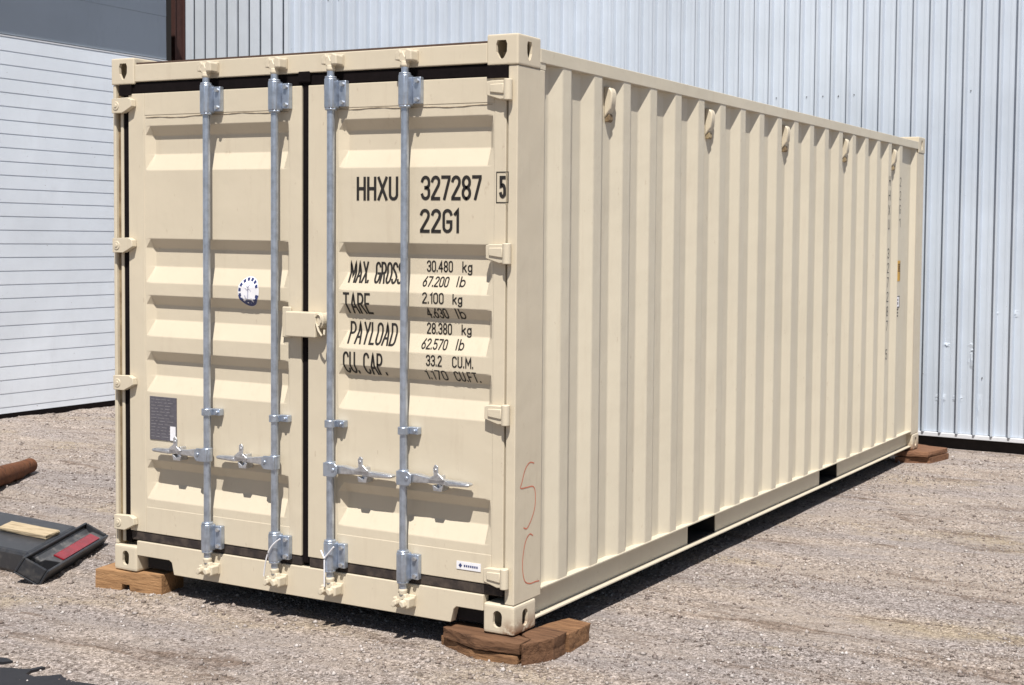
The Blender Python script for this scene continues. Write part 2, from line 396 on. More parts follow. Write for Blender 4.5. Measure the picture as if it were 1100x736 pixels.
def casting(x0, y0, z0, sx, sy, top):
    """hollow corner block; sx/sy = outward sides (+1 / -1)"""
    w, l, h = .160, .178, .132
    bm = bmesh.new(); bmesh.ops.create_cube(bm, size=1)
    for v in bm.verts: v.co = Vector(((v.co.x+.5)*w+x0, (v.co.y+.5)*l+y0, (v.co.z+.5)*h+z0))
    bmesh.ops.bevel(bm, geom=bm.edges[:], offset=(.009 if top else .015), segments=3, affect='EDGES', profile=.6)
    me = bpy.data.meshes.new('corner_casting'); bm.to_mesh(me); bm.free()
    o = bpy.data.objects.new('corner_casting', me); COL.objects.link(o)
    cuts = []
    cx = x0+w/2 + (-.004*sx); cz = z0+h/2
    def cutter(pts, axis, a, b):
        c = MB().prism(pts, axis, a, b); vm = bpy.data.meshes.new('c'); vm.from_pydata(c.v, [], c.f)
        bb = bmesh.new(); bb.from_mesh(vm); bmesh.ops.recalc_face_normals(bb, faces=bb.faces); bb.to_mesh(vm); bb.free()
        q = bpy.data.objects.new('c', vm); COL.objects.link(q); cuts.append(q)
    def slot(c, zc, hw, hh, kind):
        if kind == 'shield':
            return [(c-hw*1.05, zc+hh*.55), (c-hw*.8, zc+hh*.95), (c+hw*.8, zc+hh*.95), (c+hw*1.05, zc+hh*.55), (c+hw, zc-hh*.25), (c+hw*.45, zc-hh*.85), (c, zc-hh), (c-hw*.45, zc-hh*.85), (c-hw, zc-hh*.25)]
        out = []
        for k in range(14):
            a = math.pi*2*k/14+.01
            out.append((c+hw*math.cos(a), zc+(hh-hw)*(1 if math.sin(a) > 0 else -1)+hw*math.sin(a)))
        return out
    kind = 'shield' if top else 'slot'
    hw = .027 if top else .024; hh = .042 if top else .038
    dq = .04
    fy = (y0-.01, y0+dq) if sy < 0 else (y0+l-dq, y0+l+.01)
    cutter(slot(cx, cz, hw, hh, kind), 'y', *fy)
    fx = (x0+w-.035, x0+w+.01) if sx > 0 else (x0-.01, x0+.035)
    cutter(slot(y0+l/2+(.028 if sx < 0 else 0), cz, hw*(.95 if not top else .7), hh, 'slot' if not top else 'shield'), 'x', *fx)
    t0 = .014; vm = MB().box(x0+t0, x0+w-t0, y0+t0, y0+l-t0, z0+t0, z0+h-t0); cutter([(x0+t0, z0+t0), (x0+w-t0, z0+t0), (x0+w-t0, z0+h-t0), (x0+t0, z0+h-t0)], 'y', y0+t0, y0+l-t0)
    for q in cuts:
        b = o.modifiers.new('cut', 'BOOLEAN'); b.operation = 'DIFFERENCE'; b.object = q; b.solver = 'EXACT'
    dg = bpy.context.evaluated_depsgraph_get(); nm = bpy.data.meshes.new_from_object(o.evaluated_get(dg))
    o.modifiers.clear(); o.data = nm; nm.name = 'corner_casting'
    for q in cuts: bpy.data.objects.remove(q)
    c = Vector((x0+w/2, y0+l/2, z0)); nm.transform(Matrix.Translation(-c)); nm.materials.clear(); nm.materials.append(P['paint_rust'] if (not top) else P['paint'])
    ORG[o.name] = c; o.parent = con; o.location = c-ORG[con.name]
    return o
for (xa, sx) in ((-.160, 1), (-W, -1)):
    for (ya, sy) in ((0, -1), (L-.178, 1)):
        casting(xa, ya, 0.0, sx, sy, False); casting(xa, ya, H-.132, sx, sy, True)

# corner posts
def post(mb, name='corner_post', mat='paint', bev=.004): return mb.build(name, P[mat], con, bev)
post(MB().box(-.052, -.004, .006, .220, .133, H-.133))                         # front right
lp = post(MB().box(-W+.005, -W+.025, .006, .220, .133, H-.133).box(-W+.025, -W+.16, .11, .22, .133, H-.133))
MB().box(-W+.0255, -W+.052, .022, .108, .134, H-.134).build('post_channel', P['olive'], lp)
MB().box(-W+.0525, -W+.071, .011, .108, .15, 2.40).build('post_lip', P['paint'], lp, .003)
MB().box(-W+.0715, -2.3255, .016, .108, .15, H-.134).build('post_gasket', P['gasket'], lp)
post(MB().box(-.16, -.004, L-.215, L-.006, .133, H-.133))
post(MB().box(-W+.005, -W+.16, L-.215, L-.006, .133, H-.133))
# header, sill, rails
MB().box(-W+.161, -.161, .004, .10, 2.470, 2.556).build('door_header', P['paint'], con, .004)
MB().box(-W+.165, -.165, .012, .05, 2.5575, 2.566).build('header_seal_strip', P['brownstrip'], con)
MB().box(-W+.06, -.06, .10, L-.1, 2.50, 2.53).build('roof_panel', P['paint'], con)
sz0, sz1 = .018, .162
sill = [(-W+.161, sz1), (-W+.161, .088), (-2.052, .088), (-2.035, .078), (-2.02, sz0), (-.335, sz0), (-.32, .078), (-.305, .092), (-.161, .092), (-.161, sz1)]
so_ = MB().prism(sill, 'y', .003, .045).build('door_sill', P['paint'], con, .003)
MB().box(-2.25, -.16, .05, .09, .02, .13).build('sill_back', P['dark'], so_)  # black back puts the shade of the sill notches into its colour
for sgn, nm in ((1, 'r'), (-1, 'l')):
    X = (lambda v: v) if sgn > 0 else (lambda v: -W - v)
    def bx(mb, a, b, *rest): return mb.box(min(X(a), X(b)), max(X(a), X(b)), *rest)
    bx(MB(), -.060, -.001, .18, L-.18, 2.487, 2.549).build('top_side_rail', P['paint_side'], con, .003)
    m = MB(); pk = [(.222, 1.79), (2.15, 3.84), (4.20, L-.218)]
    bx(m, -.055, -.0005, .222, L-.218, .160, .168)
    bx(m, -.050, -.012, .1795, L-.1795, .030, .038)
    bx(m, -.057, -.0505, .1795, .2215, .0385, .132); bx(m, -.057, -.0505, L-.2175, L-.1795, .0385, .132)
    for a, b in pk: bx(m, -.056, -.050, a, b, .0385, .1595)
    m.build('bottom_side_rail', P['paint_side'], con, .0012)
    bx(MB(), -.060, -.004, .1795, .2225, 2.4595, 2.4868).build('rail_gusset', P['paint_side'], con)
    # corrugated side
    pr = [(.224, -.040), (.299, -.040)]
    for k in range(19):
        a = .367+.2785*k; pr += [(a, -.004), (a+.072, -.004), (a+.140, -.040), (a+.211, -.040)]
    pr += [(5.790, -.042), (5.836, -.006)]
    vs = []; fs = []
    for z in (.168, 2.4868):
        for (yv, xv) in pr: vs.append((X(xv), yv, z))
    K = len(pr)
    for k in range(K-1): fs.append((k, k+1, K+k+1, K+k))
    MB().add(vs, fs).build('side_panel', P['paint_side'], con, .006, recalc=False, seg=3, ang=20)
# forklift pocket tunnels through the floor
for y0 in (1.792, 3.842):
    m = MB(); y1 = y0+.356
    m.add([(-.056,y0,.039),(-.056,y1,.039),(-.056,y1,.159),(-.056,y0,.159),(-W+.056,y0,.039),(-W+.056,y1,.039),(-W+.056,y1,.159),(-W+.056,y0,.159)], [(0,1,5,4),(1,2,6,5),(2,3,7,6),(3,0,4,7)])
    m.build('fork_pocket', P['dark'], con, recalc=False)  # black walls put the shade of the pocket into the colour
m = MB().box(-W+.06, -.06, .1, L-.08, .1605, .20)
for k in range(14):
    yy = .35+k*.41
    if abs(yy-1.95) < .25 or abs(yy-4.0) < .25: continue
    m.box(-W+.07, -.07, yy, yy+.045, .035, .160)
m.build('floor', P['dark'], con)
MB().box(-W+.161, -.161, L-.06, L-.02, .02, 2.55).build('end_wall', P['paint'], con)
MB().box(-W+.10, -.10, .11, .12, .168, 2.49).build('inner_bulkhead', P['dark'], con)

# doors -------------------------------------------------------------
REC = [(2.250, 2.030), (1.692, 1.472), (1.410, 1.205), (1.130, .925), (.585, .383)]
FY, SY, DEP = .006, .0078, .034     # frame face, sheet face, corrugation depth
DOORS = [(-2.325, -1.198, -2.215, -1.270), (-1.157, -.062, -.985, -.122)]
def dep(z):
    for t_, b_ in REC:
        if b_ < z < t_:
            return DEP*min(1, (t_-z)/.048, (z-b_)/.082)
    return 0
def surf(x, z):
    for (a, b, pa, pb) in DOORS:
        if pa < x < pb and .345 < z < 2.30:
            tx = min(1, max(0, (x-pa-.006)/.034), max(0, (pb-.006-x)/.034))
            return SY + min(dep(z), DEP*tx)
    return FY
ZB, ZT = .212, 2.412
def hinge(door, z, side):
    m = MB()
    if side > 0:
        m.tube([(-.040, -.014, z-.045), (-.040, -.014, z+.045)], .019, 14)
        m.prism([(-.145, z-.022), (-.145, z+.034), (-.125, z+.040), (-.052, z+.040), (-.052, z-.040), (-.075, z-.042)], 'y', -.022, FY-.0005)
        m.prism([(-.125, z-.010), (-.125, z+.024), (-.055, z+.026), (-.055, z-.018)], 'y', -.028, -.021)
    else:
        m.prism([(-2.408, z-.036), (-2.408, z+.036), (-2.30, z+.040), (-2.272, z+.028), (-2.268, z-.004), (-2.30, z-.020), (-2.335, z-.036)], 'y', -.024, .004)
        m.tube([(-2.378, -.027, z), (-2.378, -.020, z)], .022, 16)
        m.tube([(-2.378, -.030, z), (-2.378, -.026, z)], .010, 10)
    return m.build('hinge', P['paint'], door, .004, smooth=True)
def keeper(x, z, up):
    m = MB(); s_ = 1 if up else -1
    if not up:
        m.prism([(x-.040, z-.012), (x-.030, z+.010), (x-.012, z+.016), (x-.006, z-.004), (x-.024, z-.022)], 'y', -.076, -.040)
        m.prism([(x+.040, z-.010), (x+.034, z+.012), (x+.016, z+.018), (x+.008, z+.000), (x+.026, z-.018)], 'y', -.078, -.040)
    m.box(x-.042, x+.046, -.012, .004, z-.026, z+.028)
    m.prism([(x-.046, z-.020*s_), (x-.046, z+.012*s_), (x-.022, z+.030*s_), (x-.012, z+.014*s_), (x-.020, z-.004*s_), (x-.020, z-.020*s_)], 'y', -.050, -.010)
    m.prism([(x+.018, z-.022*s_), (x+.012, z+.010*s_), (x+.022, z+.030*s_), (x+.048, z+.020*s_), (x+.050, z-.022*s_)], 'y', -.056, -.010)
    m.box(x-.030, x+.034, -.030, -.011, z-.012, z+.006)
    return m.build('cam_keeper', P['paint'], con, .005)
RODS = [[-1.753, -1.323], [-.987, -.568]]
for di, (a, b, pa, pb) in enumerate(DOORS):
    m = MB()
    # frame
    m.box(a, pa, FY, .062, ZB, ZT); m.box(pb, b, FY, .062, ZB, ZT)
    m.box(pa+.0005, pb-.0005, FY, .062, 2.302, ZT); m.box(pa+.0005, pb-.0005, FY, .062, ZB, .343)
    xsx = [pa, pa+.006, pa+.040, pb-.040, pb-.006, pb]; zsz = [.3431]
    for t_, b_ in reversed(REC): zsz += [b_, b_+.082, t_-.048, t_]
    zsz.append(2.3019)
    vs = [(x, SY+(dep(z) if 1 < k < 4 else 0), z) for z in zsz for k, x in enumerate(xsx)]
    K = len(xsx); fs = [(q*K+k, q*K+k+1, (q+1)*K+k+1, (q+1)*K+k) for q in range(len(zsz)-1) for k in range(K-1)]
    m.add(vs, fs)
    door = m.build('cargo_door', P['paint'], con, .003, recalc=False, ang=20)
    if di == 0: door['label'] = 'left cargo door with round sticker and grey data plate'
    else: door['label'] = 'right cargo door with black number and weight lettering'
    # gasket
    ga = MB()
    ga.box(a+.01, b-.005, .012, .05, ZT+.001, 2.469)
    ga.build('top_gasket', P['gasket'], door, .006)
    MB().box(a+.004, b-.003, .010, .05, .1635, ZB-.001).build('bottom_gasket', P['gasket_dusty'], door, .006)
    if di == 0:
        MB().box(-1.196, -1.159, .012, .05, .18, 2.44).build('center_gasket', P['gasket'], door, .005)
        MB().box(-1.215, -1.145, .001, .012, 2.425, 2.478).build('gasket_flap', P['gasket'], door, .006)
        MB().box(-2.385, -2.30, .002, .0155, 2.405, 2.458).build('gasket_corner', P['gasket'], door)
    else:
        MB().box(-.160, -.054, .001, .05, 2.405, 2.458).build('gasket_corner', P['gasket'], door)
    for z in (2.352, 1.655, .962, .252): hinge(door, z, 1 if di else -1)
    # weld seam under the top rail: a thin wavy bead
    pts = [(x, SY-.0015 - (.0 if 1 else 0), 2.294+.003*math.sin(x*7+di)+.002*math.sin(x*23)) for x in np.linspace(pa+.01, pb-.01, 40)]
    MB().tube(pts, [.0008+.0014*abs(math.sin(q*.7+di)) for q in range(40)], 5).build('weld_seam', P['seam'], door)
    for ri, rx in enumerate(RODS[di]):
        ry = -.035
        MB().tube([(rx, ry, .12), (rx, ry, 2.47)], .0170, 20).build('lock_rod', P['zinc'], door, smooth=True)
        for top, z0, z1 in ((1, 2.298, 2.432), (0, .182, .312)):
            m = MB(); c = .024
            # sleeve housing around the rod, with the bolted flange to its right
            m.prism([(rx-.026, -.008), (rx-.026, -.050), (rx-.014, -.062), (rx+.014, -.062), (rx+.026, -.050), (rx+.028, -.008)], 'z', z0, z1)
            m.prism([(rx+.026, -.012), (rx+.030, -.020), (rx+.072, -.020), (rx+.072, FY-.0004), (rx+.026, FY-.0004)], 'z', z0+.008, z1-.008)
            for zc in (z0-.004, z1+.004):
                m.tube([(rx, ry, zc-.006), (rx, ry, zc+.006)], .027, 18)
            o = m.build('rod_bracket', P['zinc'], door, .004, smooth=True)
            for zz in (z0+.026, z1-.026): MB().tube([(rx+.056, -.018, zz), (rx+.056, -.033, zz)], .010, 6).build('bolt', P['zinc_light'], door, smooth=True)
            for zz in (z0+.03, z1-.03): MB().tube([(rx-.0275, -.040, zz), (rx-.024, -.040, zz)], .007, 8).build('bolt', P['zinc_light'], door, smooth=True)
            # cam end
            zz = z1+.010 if top else z0-.010; s_ = 1 if top else -1
            m = MB().tube([(rx, ry, zz), (rx, ry, zz+.022*s_), (rx, ry, zz+.030*s_), (rx, ry, zz+.050*s_)], [.016, .016, .021, .018], 16)
            m.prism([(rx-.020, zz+.046*s_), (rx-.028, zz+.070*s_), (rx-.006, zz+.094*s_), (rx+.006, zz+.070*s_), (rx+.030, zz+.074*s_), (rx+.022, zz+.046*s_)], 'y', -.048, -.022)
            m.build('rod_cam', P['paint'], door, .003, smooth=True)
            keeper(rx, 2.515 if top else .088, bool(top))
        # middle guide
        m = MB().tube([(rx, ry, .842), (rx, ry, .876)], .026, 18)
        m.box(rx+.008, rx+.068, -.022, FY-.0004, .843, .875)
        m.tube([(rx+.052, -.020, .859), (rx+.052, -.032, .859)], .009, 6)
        m.build('rod_guide', P['zinc'], door, .003, smooth=True)
        # handle
        s_ = 1 if di else -1; hz = .652
        def hx(v): return rx + s_*v
        m = MB()
        m.prism([(hx(-.020), hz-.034), (hx(-.020), hz+.030), (hx(.045), hz+.030), (hx(.060), hz+.018), (hx(.060), hz-.020), (hx(.045), hz-.034)], 'y', -.062, -.054)
        m.tube([(rx, ry, hz-.034), (rx, ry, hz+.032)], .024, 16)
        m.tube([(hx(.038), -.067, hz), (hx(.038), -.020, hz)], .009, 12)
        m.build('handle_hub', P['zinc'], door, .003, smooth=True)
        m = MB()
        m.prism([(hx(.022), hz+.018), (hx(.08), hz+.020), (hx(.13), hz+.012), (hx(.20), hz+.008), (hx(.26), hz+.006), (hx(.352), hz+.003), (hx(.364), hz-.004), (hx(.354), hz-.014), (hx(.25), hz-.018), (hx(.20), hz-.012), (hx(.12), hz-.016), (hx(.022), hz-.022)], 'y', -.048, -.012)
        m.prism([(hx(.245), hz+.001), (hx(.352), hz-.001), (hx(.352), hz-.011), (hx(.245), hz-.015)], 'y', -.0495, -.008)
        m.build('handle', P['zinc_light'], door, .004, smooth=True)
        m = MB()
        m.prism([(hx(.172), hz-.046), (hx(.166), hz-.020), (hx(.180), hz-.024), (hx(.196), hz-.034), (hx(.212), hz-.022), (hx(.224), hz-.016), (hx(.216), hz-.046)], 'y', -.046, .002)
        m.prism([(hx(.156), hz+.010), (hx(.182), hz+.026), (hx(.178), hz+.058), (hx(.188), hz+.074), (hx(.204), hz+.068), (hx(.204), hz+.036), (hx(.234), hz+.014), (hx(.236), hz+.006), (hx(.156), hz+.002)], 'y', -.057, -.0495)
        m.prism([(hx(.180), hz-.030), (hx(.184), hz+.02), (hx(.198), hz+.02), (hx(.206), hz-.030)], 'y', -.030, SY-.0006)
        m.tube([(hx(.192), -.060, hz+.050), (hx(.192), -.046, hz+.050)], .007, 10)
        m.build('handle_catch', P['zinc_light'], door, .003, smooth=True)
        if (di, ri) in ((0, 1), (1, 0)):
            pts = []
            for k in range(22):
                q = k/21
                if di == 0: pts.append((rx+.062-.10*q-.012*math.sin(q*3.1), -.066-.008*math.sin(q*3.14), .300-.19*q+.03*math.sin(q*3.1)))
                else: pts.append((rx+.050-.055*min(1, q*2), -.068, .30-.06*min(1, q*2)-.13*max(0, q-.5)*2))
            m = MB().tube(pts, .0035, 6)
            if di == 1: m.tube([(rx-.028, -.066, .275), (rx-.005, -.068, .240)], .0035, 6)
            m.build('wire_seal', P['white'], door, smooth=True)

ldoor = [o for o in bpy.data.objects if o.name == 'cargo_door'][0]
rdoor = bpy.data.objects['cargo_door.001']

# lock box across the seam
m = MB().box(-1.246, -1.065, -.050, .004, 1.250, 1.366)
m.box(-1.305, -1.252, -.006, .004, 1.240, 1.385)
lb = m.build('lock_box', P['paint'], ldoor, .005)
m = MB(); el = []
for k in range(20):
    an = 2*math.pi*k/20; el.append((-1.040+.024*math.cos(an), 1.330+.036*math.sin(an)))
m.prism(el, 'y', -.052, .004)
m.build('padlock_eye', P['paint'], ldoor, .004)
m = MB(); ring = [(-1.040+.017*math.cos(t_), -.056, 1.333+.026*math.sin(t_)) for t_ in np.linspace(0, 2*math.pi, 17)]
m.tube(ring, .004, 6)
m.tube([(-1.048, -.058, 1.312), (-1.035, -.060, 1.285), (-1.018, -.058, 1.262), (-1.008, -.054, 1.270), (-1.010, -.050, 1.290)], .005, 6)
m.build('lock_ring', P['paint'], ldoor, smooth=True)

# data plate and stickers
pl = MB().box(-2.183, -2.000, SY-.004, SY-.0005, .688, .905).build('data_plate', P['plate'], ldoor, .001)
m = MB()
for k in range(13):
    z = .893-k*.0155; x = -2.172; e = -2.015
    while x < e-.02:
        w = random.uniform(.012, .045); m.box(x, min(x+w, e), SY-.0050, SY-.0042, z-.0035, z); x += w+random.uniform(.006, .02)
m.build('plate_lines', P['plate_text'], pl)
MB().box(-2.040, -2.004, SY-.0065, SY-.0052, .692, .762).build('plate_label', P['white'], pl)

def decal(poly_pts, name, mat, parent, off, res=None):
    """flat shape in x,z wrapped on the door sheet"""
    pass
def disc(cx, cz, r0, r1, a0, a1, off, mb, nr=4, na=24, sxs=1.0, szs=1.0):
    vs = []; fs = []
    for i in range(nr+1):
        for k in range(na+1):
            rr = r0+(r1-r0)*i/nr; an = a0+(a1-a0)*k/na
            x = cx+rr*math.cos(an)*sxs; z = cz+rr*math.sin(an)*szs
            vs.append((x, surf(x, z)-off, z))
    K = na+1
    for i in range(nr):
        for k in range(na): fs.append((i*K+k, i*K+k+1, (i+1)*K+k+1, (i+1)*K+k))
    mb.add(vs, fs)
# ------------------------------------------------------------------ stroke lettering
def arc(cx, cy, rx, ry, a0, a1, n=7):
    return [(cx+rx*math.cos(math.radians(a0+(a1-a0)*k/n)), cy+ry*math.sin(math.radians(a0+(a1-a0)*k/n))) for k in range(n+1)]
G = {}
wd = .42; q = wd/2
G['H'] = (wd, [[(0, 0), (0, 1)], [(wd, 0), (wd, 1)], [(0, .5), (wd, .5)]])
G['X'] = (wd+.04, [[(0, 0), (wd+.04, 1)], [(0, 1), (wd+.04, 0)]])
G['U'] = (wd, [[(0, 1), (0, q)] + arc(q, q, q, q, 180, 360) + [(wd, q), (wd, 1)]])
G['3'] = (wd, [arc(q, 1-q, q, q, 170, 0)+arc(q, .5+.17, q, .15, 0, -90)+arc(q, .5-.15, q, .15, 90, 0)+arc(q, q, q, q, 0, -170)])
G['2'] = (wd, [arc(q, 1-q, q, q, 170, -10)+[(wd*.9, .62), (0, .05), (0, 0), (wd, 0)]])
G['7'] = (wd, [[(0, 1), (wd, 1), (wd, .93), (wd*.3, 0)]])
G['8'] = (wd, [arc(q, .755, q*.94, .245, -90, 270, 16), arc(q, .255, q, .255, -90, 270, 16)])
G['0'] = (wd, [[(0, q)]+arc(q, 1-q, q, q, 180, 0)+arc(q, q, q, q, 0, -180)])
G['O'] = G['0']
G['1'] = (.16, [[(0, .83), (.15, 1), (.15, 0)]])
G['5'] = (wd, [[(wd*.95, 1), (.03, 1), (.03, .55)]+arc(q, .34, q, .27, 125, -0)+arc(q, q, q, q, 0, -165)])
G['G'] = (wd, [arc(q, 1-q, q, q, 10, 180)+arc(q, q, q, q, 180, 360)+[(wd, .46), (q, .46)]])
G['M'] = (.56, [[(0, 0), (0, 1), (.28, .3), (.56, 1), (.56, 0)]])
G['A'] = (.46, [[(0, 0), (.23, 1), (.46, 0)], [(.07, .3), (.39, .3)]])
G['.'] = (.03, [[(.0, .0), (.0, .07)]])
G['R'] = (wd, [[(0, 0), (0, 1), (q, 1)]+arc(q, .74, q, .26, 90, -90)+[(0, .48)], [(q, .48), (wd, 0)]])
G['P'] = (wd, [[(0, 0), (0, 1), (q, 1)]+arc(q, .74, q, .26, 90, -90)+[(0, .48)]])
G['S'] = (wd, [arc(q, 1-q, q, q, 15, 180)+[(0, .72), (wd, .30)]+arc(q, q, q, q, 0, -165)])
G['T'] = (wd, [[(0, 1), (wd, 1)], [(q, 1), (q, 0)]])
G['E'] = (.36, [[(.36, 1), (0, 1), (0, 0), (.36, 0)], [(0, .5), (.3, .5)]])
G['Y'] = (.46, [[(0, 1), (.23, .48), (.46, 1)], [(.23, .48), (.23, 0)]])
G['L'] = (.34, [[(0, 1), (0, 0), (.34, 0)]])
G['D'] = (wd, [[(0, 0), (0, 1), (q, 1)]+arc(q, 1-q, q, q, 90, 0)+arc(q, q, q, q, 0, -90)+[(0, 0)]])
G['C'] = (wd, [arc(q, 1-q, q, q, 10, 180)+arc(q, q, q, q, 180, 350)])
G['F'] = (.36, [[(.36, 1), (0, 1), (0, 0)], [(0, .5), (.3, .5)]])
G['4'] = (.46, [[(.34, 0), (.34, 1), (0, .3), (.46, .3)]])
G['6'] = (wd, [[(wd*.85, 1), (.02, .45)]+[(0, .3)]+arc(q, .28, q, .28, 180, -180, 14)])
G['k'] = (.36, [[(0, 0), (0, 1)], [(.34, .66), (0, .3)], [(.12, .42), (.36, 0)]])
G['g'] = (.38, [arc(.19, .36, .19, .3, 0, 360, 14), [(.38, .68), (.38, -.12)]+arc(.19, -.10, .19, .16, 0, -160, 6)])
G['l'] = (.03, [[(0, 0), (0, 1)]])
G['b'] = (.38, [[(0, 1), (0, 0)], arc(.19, .33, .19, .33, 180, -180, 14)])
G[' '] = (.3, [])
def strip(mb, pts, w, place, maxseg):
    P2 = [Vector(pts[0])]
    for k in range(1, len(pts)):
        a, b = Vector(pts[k-1]), Vector(pts[k]); d = (b-a).length
        if d < 1e-6: continue
        nseg = max(1, int(math.ceil(d/maxseg)))
        for j in range(1, nseg+1): P2.append(a.lerp(b, j/nseg))
    if len(P2) < 2: return
    vs = []
    for k, p in enumerate(P2):
        d0 = (P2[k]-P2[k-1]).normalized() if k > 0 else (P2[1]-P2[0]).normalized()
        d1 = (P2[k+1]-P2[k]).normalized() if k < len(P2)-1 else d0
        nrm = Vector((-(d0+d1).y, (d0+d1).x))
        if nrm.length < 1e-3: nrm = Vector((-d0.y, d0.x))
        nrm.normalize(); cs = max(.45, abs(nrm.dot(Vector((-d0.y, d0.x)))))
        e = Vector((0, 0))
        if k == 0: e = -d0*w/2*.9
        if k == len(P2)-1: e = d0*w/2*.9
        for s_ in (-1, 1): vs.append(place(p + e + nrm*(s_*w/2/cs)))
    mb.add(vs, [(2*k, 2*k+1, 2*k+3, 2*k+2) for k in range(len(P2)-1)])
def text(mb, s, x0, x1, z0, z1, sw, gap=.20, off=.0016, slant=0):
    tot = sum(G[c][0] for c in s) + gap*(len(s)-1); sx = (x1-x0-sw)/tot; h = z1-z0-sw; x = x0+sw/2; cnt = [0]
    for c in s:
        w_, pl_ = G[c]
        for pts in pl_:
            cnt[0] += 1; o_ = off + .00012*(cnt[0] % 3)
            pp = [(x+p[0]*sx+slant*(p[1]-.5)*h, z0+sw/2+p[1]*h) for p in pts]
            strip(mb, pp, sw, lambda v, o_=o_: (v.x, surf(v.x, v.y)-o_, v.y), .011)
        x += (w_+gap)*sx
def word(nm, *a_, **k_):
    mm = MB(); text(mm, *a_, **k_); return mm.build(nm, P['ink'], rdoor, recalc=False)
word('number_lettering', 'HHXU', -.872, -.636, 1.882, 1.990, .0142, .22)
word('number_lettering', '327287', -.511, -.186, 1.884, 1.992, .0142, .20)
word('number_lettering', '22G1', -.515, -.303, 1.740, 1.846, .0142, .22)
word('number_lettering', '5', -.094, -.059, 1.892, 1.988, .0145)
bxp = [(-.108, 1.874), (-.108, 2.004), (-.064+.016, 2.004), (-.048, 1.874), (-.108, 1.874)]
# frame round the check digit
m = MB(); strip(m, bxp, .004, lambda v: (v.x, surf(v.x, v.y)-.0016, v.y), .02)
m.build('check_digit_frame', P['ink'], rdoor, recalc=False)
m = MB()
for s_, x0, x1, z0, z1 in (('MAX. GROSS', -.935, -.628, 1.507, 1.606), ('TARE', -.951, -.794, 1.365, 1.463), ('PAYLOAD', -.934, -.661, 1.227, 1.330), ('CU. CAP.', -.950, -.707, 1.090, 1.192)):
    word('weight_lettering', s_, x0, x1, z0, z1, .0098, .20)
for s_, x0, x1, z0, z1 in (('30.480', -.502, -.360, 1.567, 1.618), ('kg', -.310, -.256, 1.568, 1.617), ('67.200', -.512, -.372, 1.501, 1.548), ('lb', -.328, -.282, 1.504, 1.551),
        ('2.100', -.501, -.384, 1.427, 1.477), ('kg', -.337, -.284, 1.428, 1.474), ('4.630', -.490, -.374, 1.361, 1.408), ('lb', -.328, -.280, 1.362, 1.411),
        ('28.380', -.500, -.363, 1.290, 1.341), ('kg', -.312, -.258, 1.293, 1.339), ('62.570', -.514, -.374, 1.223, 1.271), ('lb', -.327, -.284, 1.226, 1.275),
        ('33.2', -.479, -.392, 1.150, 1.200), ('CU.M.', -.337, -.223, 1.150, 1.200), ('1.170', -.489, -.372, 1.087, 1.134), ('CU.FT.', -.332, -.198, 1.087, 1.135)):
    word('weight_lettering', s_, x0, x1, z0, z1, .0062, .22)
# white maker sticker on the right door
st_ = MB().box(-.304, -.176, FY-.0030, FY-.0008, .262, .297).build('maker_sticker', P['white'], rdoor)
m = MB(); m.prism([(-.292, .280), (-.283, .289), (-.274, .280), (-.283, .270)], 'y', FY-.0045, FY-.0032)
for k in range(7): m.box(-.264+k*.011, -.257+k*.011, FY-.0042, FY-.0032, .275, .284)
m.build('sticker_print', P['blue'], st_)
# round sticker on the left door
cx, cz = -1.528, 1.448
m = MB(); disc(cx, cz, 0.0005, .067, 0, 2*math.pi, .0015, m, 6, 36, 1, 1.08)
rs = m.build('round_sticker', P['white'], ldoor, recalc=False)
m = MB()
for k in range(15):
    if k in (3,): continue
    a0 = math.radians(-80+k*24.5); disc(cx, cz, .048, .0625, a0, a0+math.radians(15), .0024, m, 2, 4, 1, 1.08)
disc(cx, cz, .054, .066, math.radians(195), math.radians(345), .0021, m, 2, 24, 1, 1.08)
m.build('sticker_ring', P['blue'], rs, recalc=False)
m = MB(); pln = lambda v: (v.x, surf(v.x, v.y)-.0024, v.y)
strip(m, [(cx-.004, cz-.045), (cx-.002, cz+.02), (cx+.006, cz+.032)], .006, pln, .01)
strip(m, [(cx-.020, cz+.015), (cx-.008, cz+.006), (cx+.004, cz+.012), (cx+.016, cz+.002)], .003, pln, .01)
strip(m, [(cx-.016, cz+.030), (cx-.002, cz+.018)], .003, pln, .01)
strip(m, [(cx-.024, cz-.020), (cx-.014, cz-.036)], .004, pln, .01)
m.build('sticker_emblem', P['palegrey'], rs, recalc=False)
m = MB(); strip(m, [(cx-.014, cz-.047), (cx+.014, cz-.047)], .010, lambda v: (v.x, surf(v.x, v.y)-.0026, v.y), .01)
m.build('sticker_base', P['blue'], rs, recalc=False)

# red marker scrawl on the corner post side (x = 0 face)
m = MB(); pl_ = lambda v: (-.0030, v.x, v.y)
S1 = [(.155, .735), (.120, .742), (.085, .715), (.062, .665), (.052, .640), (.10, .636), (.150, .632), (.168, .600), (.166, .540), (.140, .490), (.105, .455), (.078, .462)]
C1 = [(.150, .415), (.125, .425), (.095, .400), (.075, .340), (.072, .280), (.090, .225), (.130, .205), (.175, .203), (.205, .200)]
for s_, w_ in ((S1, .0045), (C1, .0045)):
    sm = []
    for k in range(len(s_)-1):
        p0, p1, p2, p3 = s_[max(k-1, 0)], s_[k], s_[k+1], s_[min(k+2, len(s_)-1)]
        for t_ in np.linspace(0, 1, 6)[:-1]:
            sm.append(tuple(.5*((2*p1[i])+(-p0[i]+p2[i])*t_+(2*p0[i]-5*p1[i]+4*p2[i]-p3[i])*t_*t_+(-p0[i]+3*p1[i]-3*p2[i]+p3[i])*t_**3) for i in (0, 1)))
    sm.append(s_[-1]); strip(m, sm, w_, pl_, .05)
m.build('red_scrawl', P['red_ink'], con, recalc=False)
